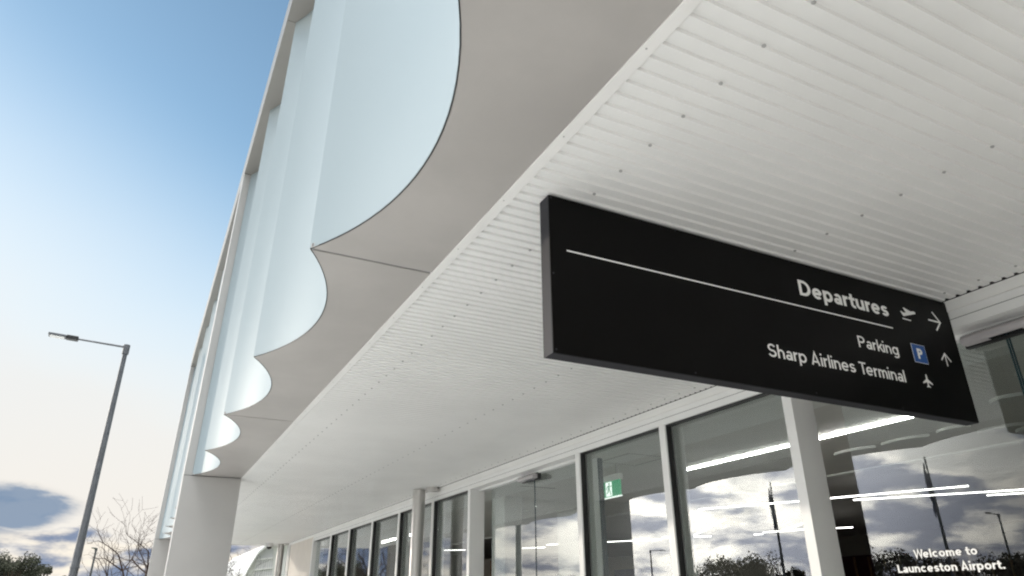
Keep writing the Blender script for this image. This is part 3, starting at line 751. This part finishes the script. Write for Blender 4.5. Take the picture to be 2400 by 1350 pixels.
def leafy_tree(x, y, h, wd, seed, label, cat='tree', n=26, lf=1.0, group='gum trees on the skyline', name='gum_tree'):
    t = thing(name, (x, y, 0), label, cat, group)
    rnd = random.Random(seed); tr = MB(); tr.smooth = True
    tr.tube([(x, y, -1.72), (x+.1, y, -1.72+h*.3), (x-.1, y+.1, -1.72+h*.75)], [h*.03, h*.022, h*.008], 8)
    cr = MB()
    for k in range(n):
        a = rnd.uniform(0, 6.28); rr = wd*.5*math.sqrt(rnd.random()); zz = rnd.uniform(.35, .93)
        sc_ = math.sqrt(max(.05, 1-((zz-.6)/.42)**2)); c = Vector((x+rr*math.cos(a)*sc_, y+rr*math.sin(a)*sc_, -1.72+h*zz))
        tr.tube([(x, y, -1.72+h*rnd.uniform(.2, .5)), tuple((c+Vector((x, y, c.z)))/2-Vector((0, 0, .2))), tuple(c)], [h*.012, h*.007, h*.003], 5)
        R0 = wd*rnd.uniform(.09, .17)
        for i in range(240):
            d = Vector((rnd.gauss(0, 1), rnd.gauss(0, 1), rnd.gauss(0, .75))); d.normalize(); p = c+d*R0*rnd.random()**.45
            s = rnd.uniform(.05, .12)*h/7*lf; u = Vector((rnd.gauss(0, 1), rnd.gauss(0, 1), rnd.gauss(0, 1))).normalized(); v = u.orthogonal().normalized()
            o = len(cr.v); cr.v += [tuple(p-u*s), tuple(p+v*s*.55), tuple(p+u*s), tuple(p-v*s*.55)]; cr.f.append((o, o+1, o+2, o+3))
    tr.build('trunk', 'bark2', t); cr.build('crown', 'leaf', t)
def spot(px, Yd): p = at(px, 1350, 1, Yd); return p.x
bare_tree(spot(338, 34), 34, 8.9, 9, 'bare winter tree behind the far portal column, right of the street lamp', .80)
bare_tree(spot(532, 40), 40, 5.7, 21, 'bare winter tree seen between the portal column and the white arched hall', .75)
leafy_tree(spot(30, 80), 80, 5.9, 5.8, 3, 'dark gum tree at the bottom left corner', n=40, lf=1.3)
leafy_tree(spot(112, 84), 84, 5.4, 3.6, 5, 'smaller gum tree just left of the street lamp foot', n=28, lf=1.3)
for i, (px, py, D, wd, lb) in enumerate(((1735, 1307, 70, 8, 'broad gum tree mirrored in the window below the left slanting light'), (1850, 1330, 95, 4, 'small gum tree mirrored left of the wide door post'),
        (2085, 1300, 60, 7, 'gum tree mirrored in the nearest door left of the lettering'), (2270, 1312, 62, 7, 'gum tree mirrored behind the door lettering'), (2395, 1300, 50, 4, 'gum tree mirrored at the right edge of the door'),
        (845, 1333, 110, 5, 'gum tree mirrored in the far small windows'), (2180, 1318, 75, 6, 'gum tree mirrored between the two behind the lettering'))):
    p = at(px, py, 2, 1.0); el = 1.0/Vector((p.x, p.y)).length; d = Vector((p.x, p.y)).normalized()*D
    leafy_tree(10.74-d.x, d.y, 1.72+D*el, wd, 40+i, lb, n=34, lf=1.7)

# ------------------------------------------------------------------ white arched hall in the distance
HY = 62.; L0 = at(575, 1345, 1, HY); HX0 = L0.x
H_ = thing('arched_hall', (HX0+9, HY, 0), 'distant white hall with an arched roof and a gridded louvre window', 'building')
arc_ = []
for px, py in ((572, 1352), (587, 1325), (603, 1300), (620, 1285), (640, 1277), (665, 1272)):
    q = at(px, py, 1, HY); arc_.append((q.x, q.z))
xe = arc_[-1][0]; ztop = arc_[-1][1]+.15
arc_ += [(xe+3, ztop), (xe+9, ztop-.1), (xe+14, ztop-1.2)]
poly = [(arc_[0][0], -1.72)]+arc_+[(arc_[-1][0], -1.72)]
MB().prism(poly, 1, HY, HY+.4).build('front_wall', 'hallwhite', H_)
rf = MB(); n = len(arc_)
rp = [(x, HY-.5, z+.02) for x, z in arc_]+[(x, HY+20, z+.02) for x, z in arc_]+[(x, HY-.5, z+.25) for x, z in arc_]+[(x, HY+20, z+.25) for x, z in arc_]
rf.poly(rp, [f for i in range(n-1) for f in ((i, i+1, n+i+1, n+i), (2*n+i, 3*n+i, 3*n+i+1, 2*n+i+1), (i, 2*n+i, 2*n+i+1, i+1), (n+i, n+i+1, 3*n+i+1, 3*n+i))]+[(0, n, 3*n, 2*n), (n-1, 3*n-1, 4*n-1, 2*n-1)])
rf.build('roof', 'hallwhite', H_)
win = [at(px, py, 1, HY-.06) for px, py in ((595, 1360), (602, 1299), (613, 1290), (624, 1286), (641, 1285), (635, 1360))]
wo = MB().prism([(p.x, p.z) for p in win], 1, HY-.10, HY-.02).build('window', 'louvre', H_)
x0 = min(p.x for p in win); x1 = max(p.x for p in win)
gr = MB()
for py in (1309, 1333, 1352):
    a = at(600, py+3, 1, HY-.2); b = at(640, py-2, 1, HY-.2)
    gr.obox((x0, HY-.15, a.z), (x1, HY-.15, b.z), .06, .10)
for k in range(9):
    xx = x0+(x1-x0)*k/8; gr.box(xx-.02, xx+.02, HY-.14, HY-.11, -1.0, 3.4-.5*(1-k/8)*1.0)
gr.build('frame', 'hallwhite', wo)
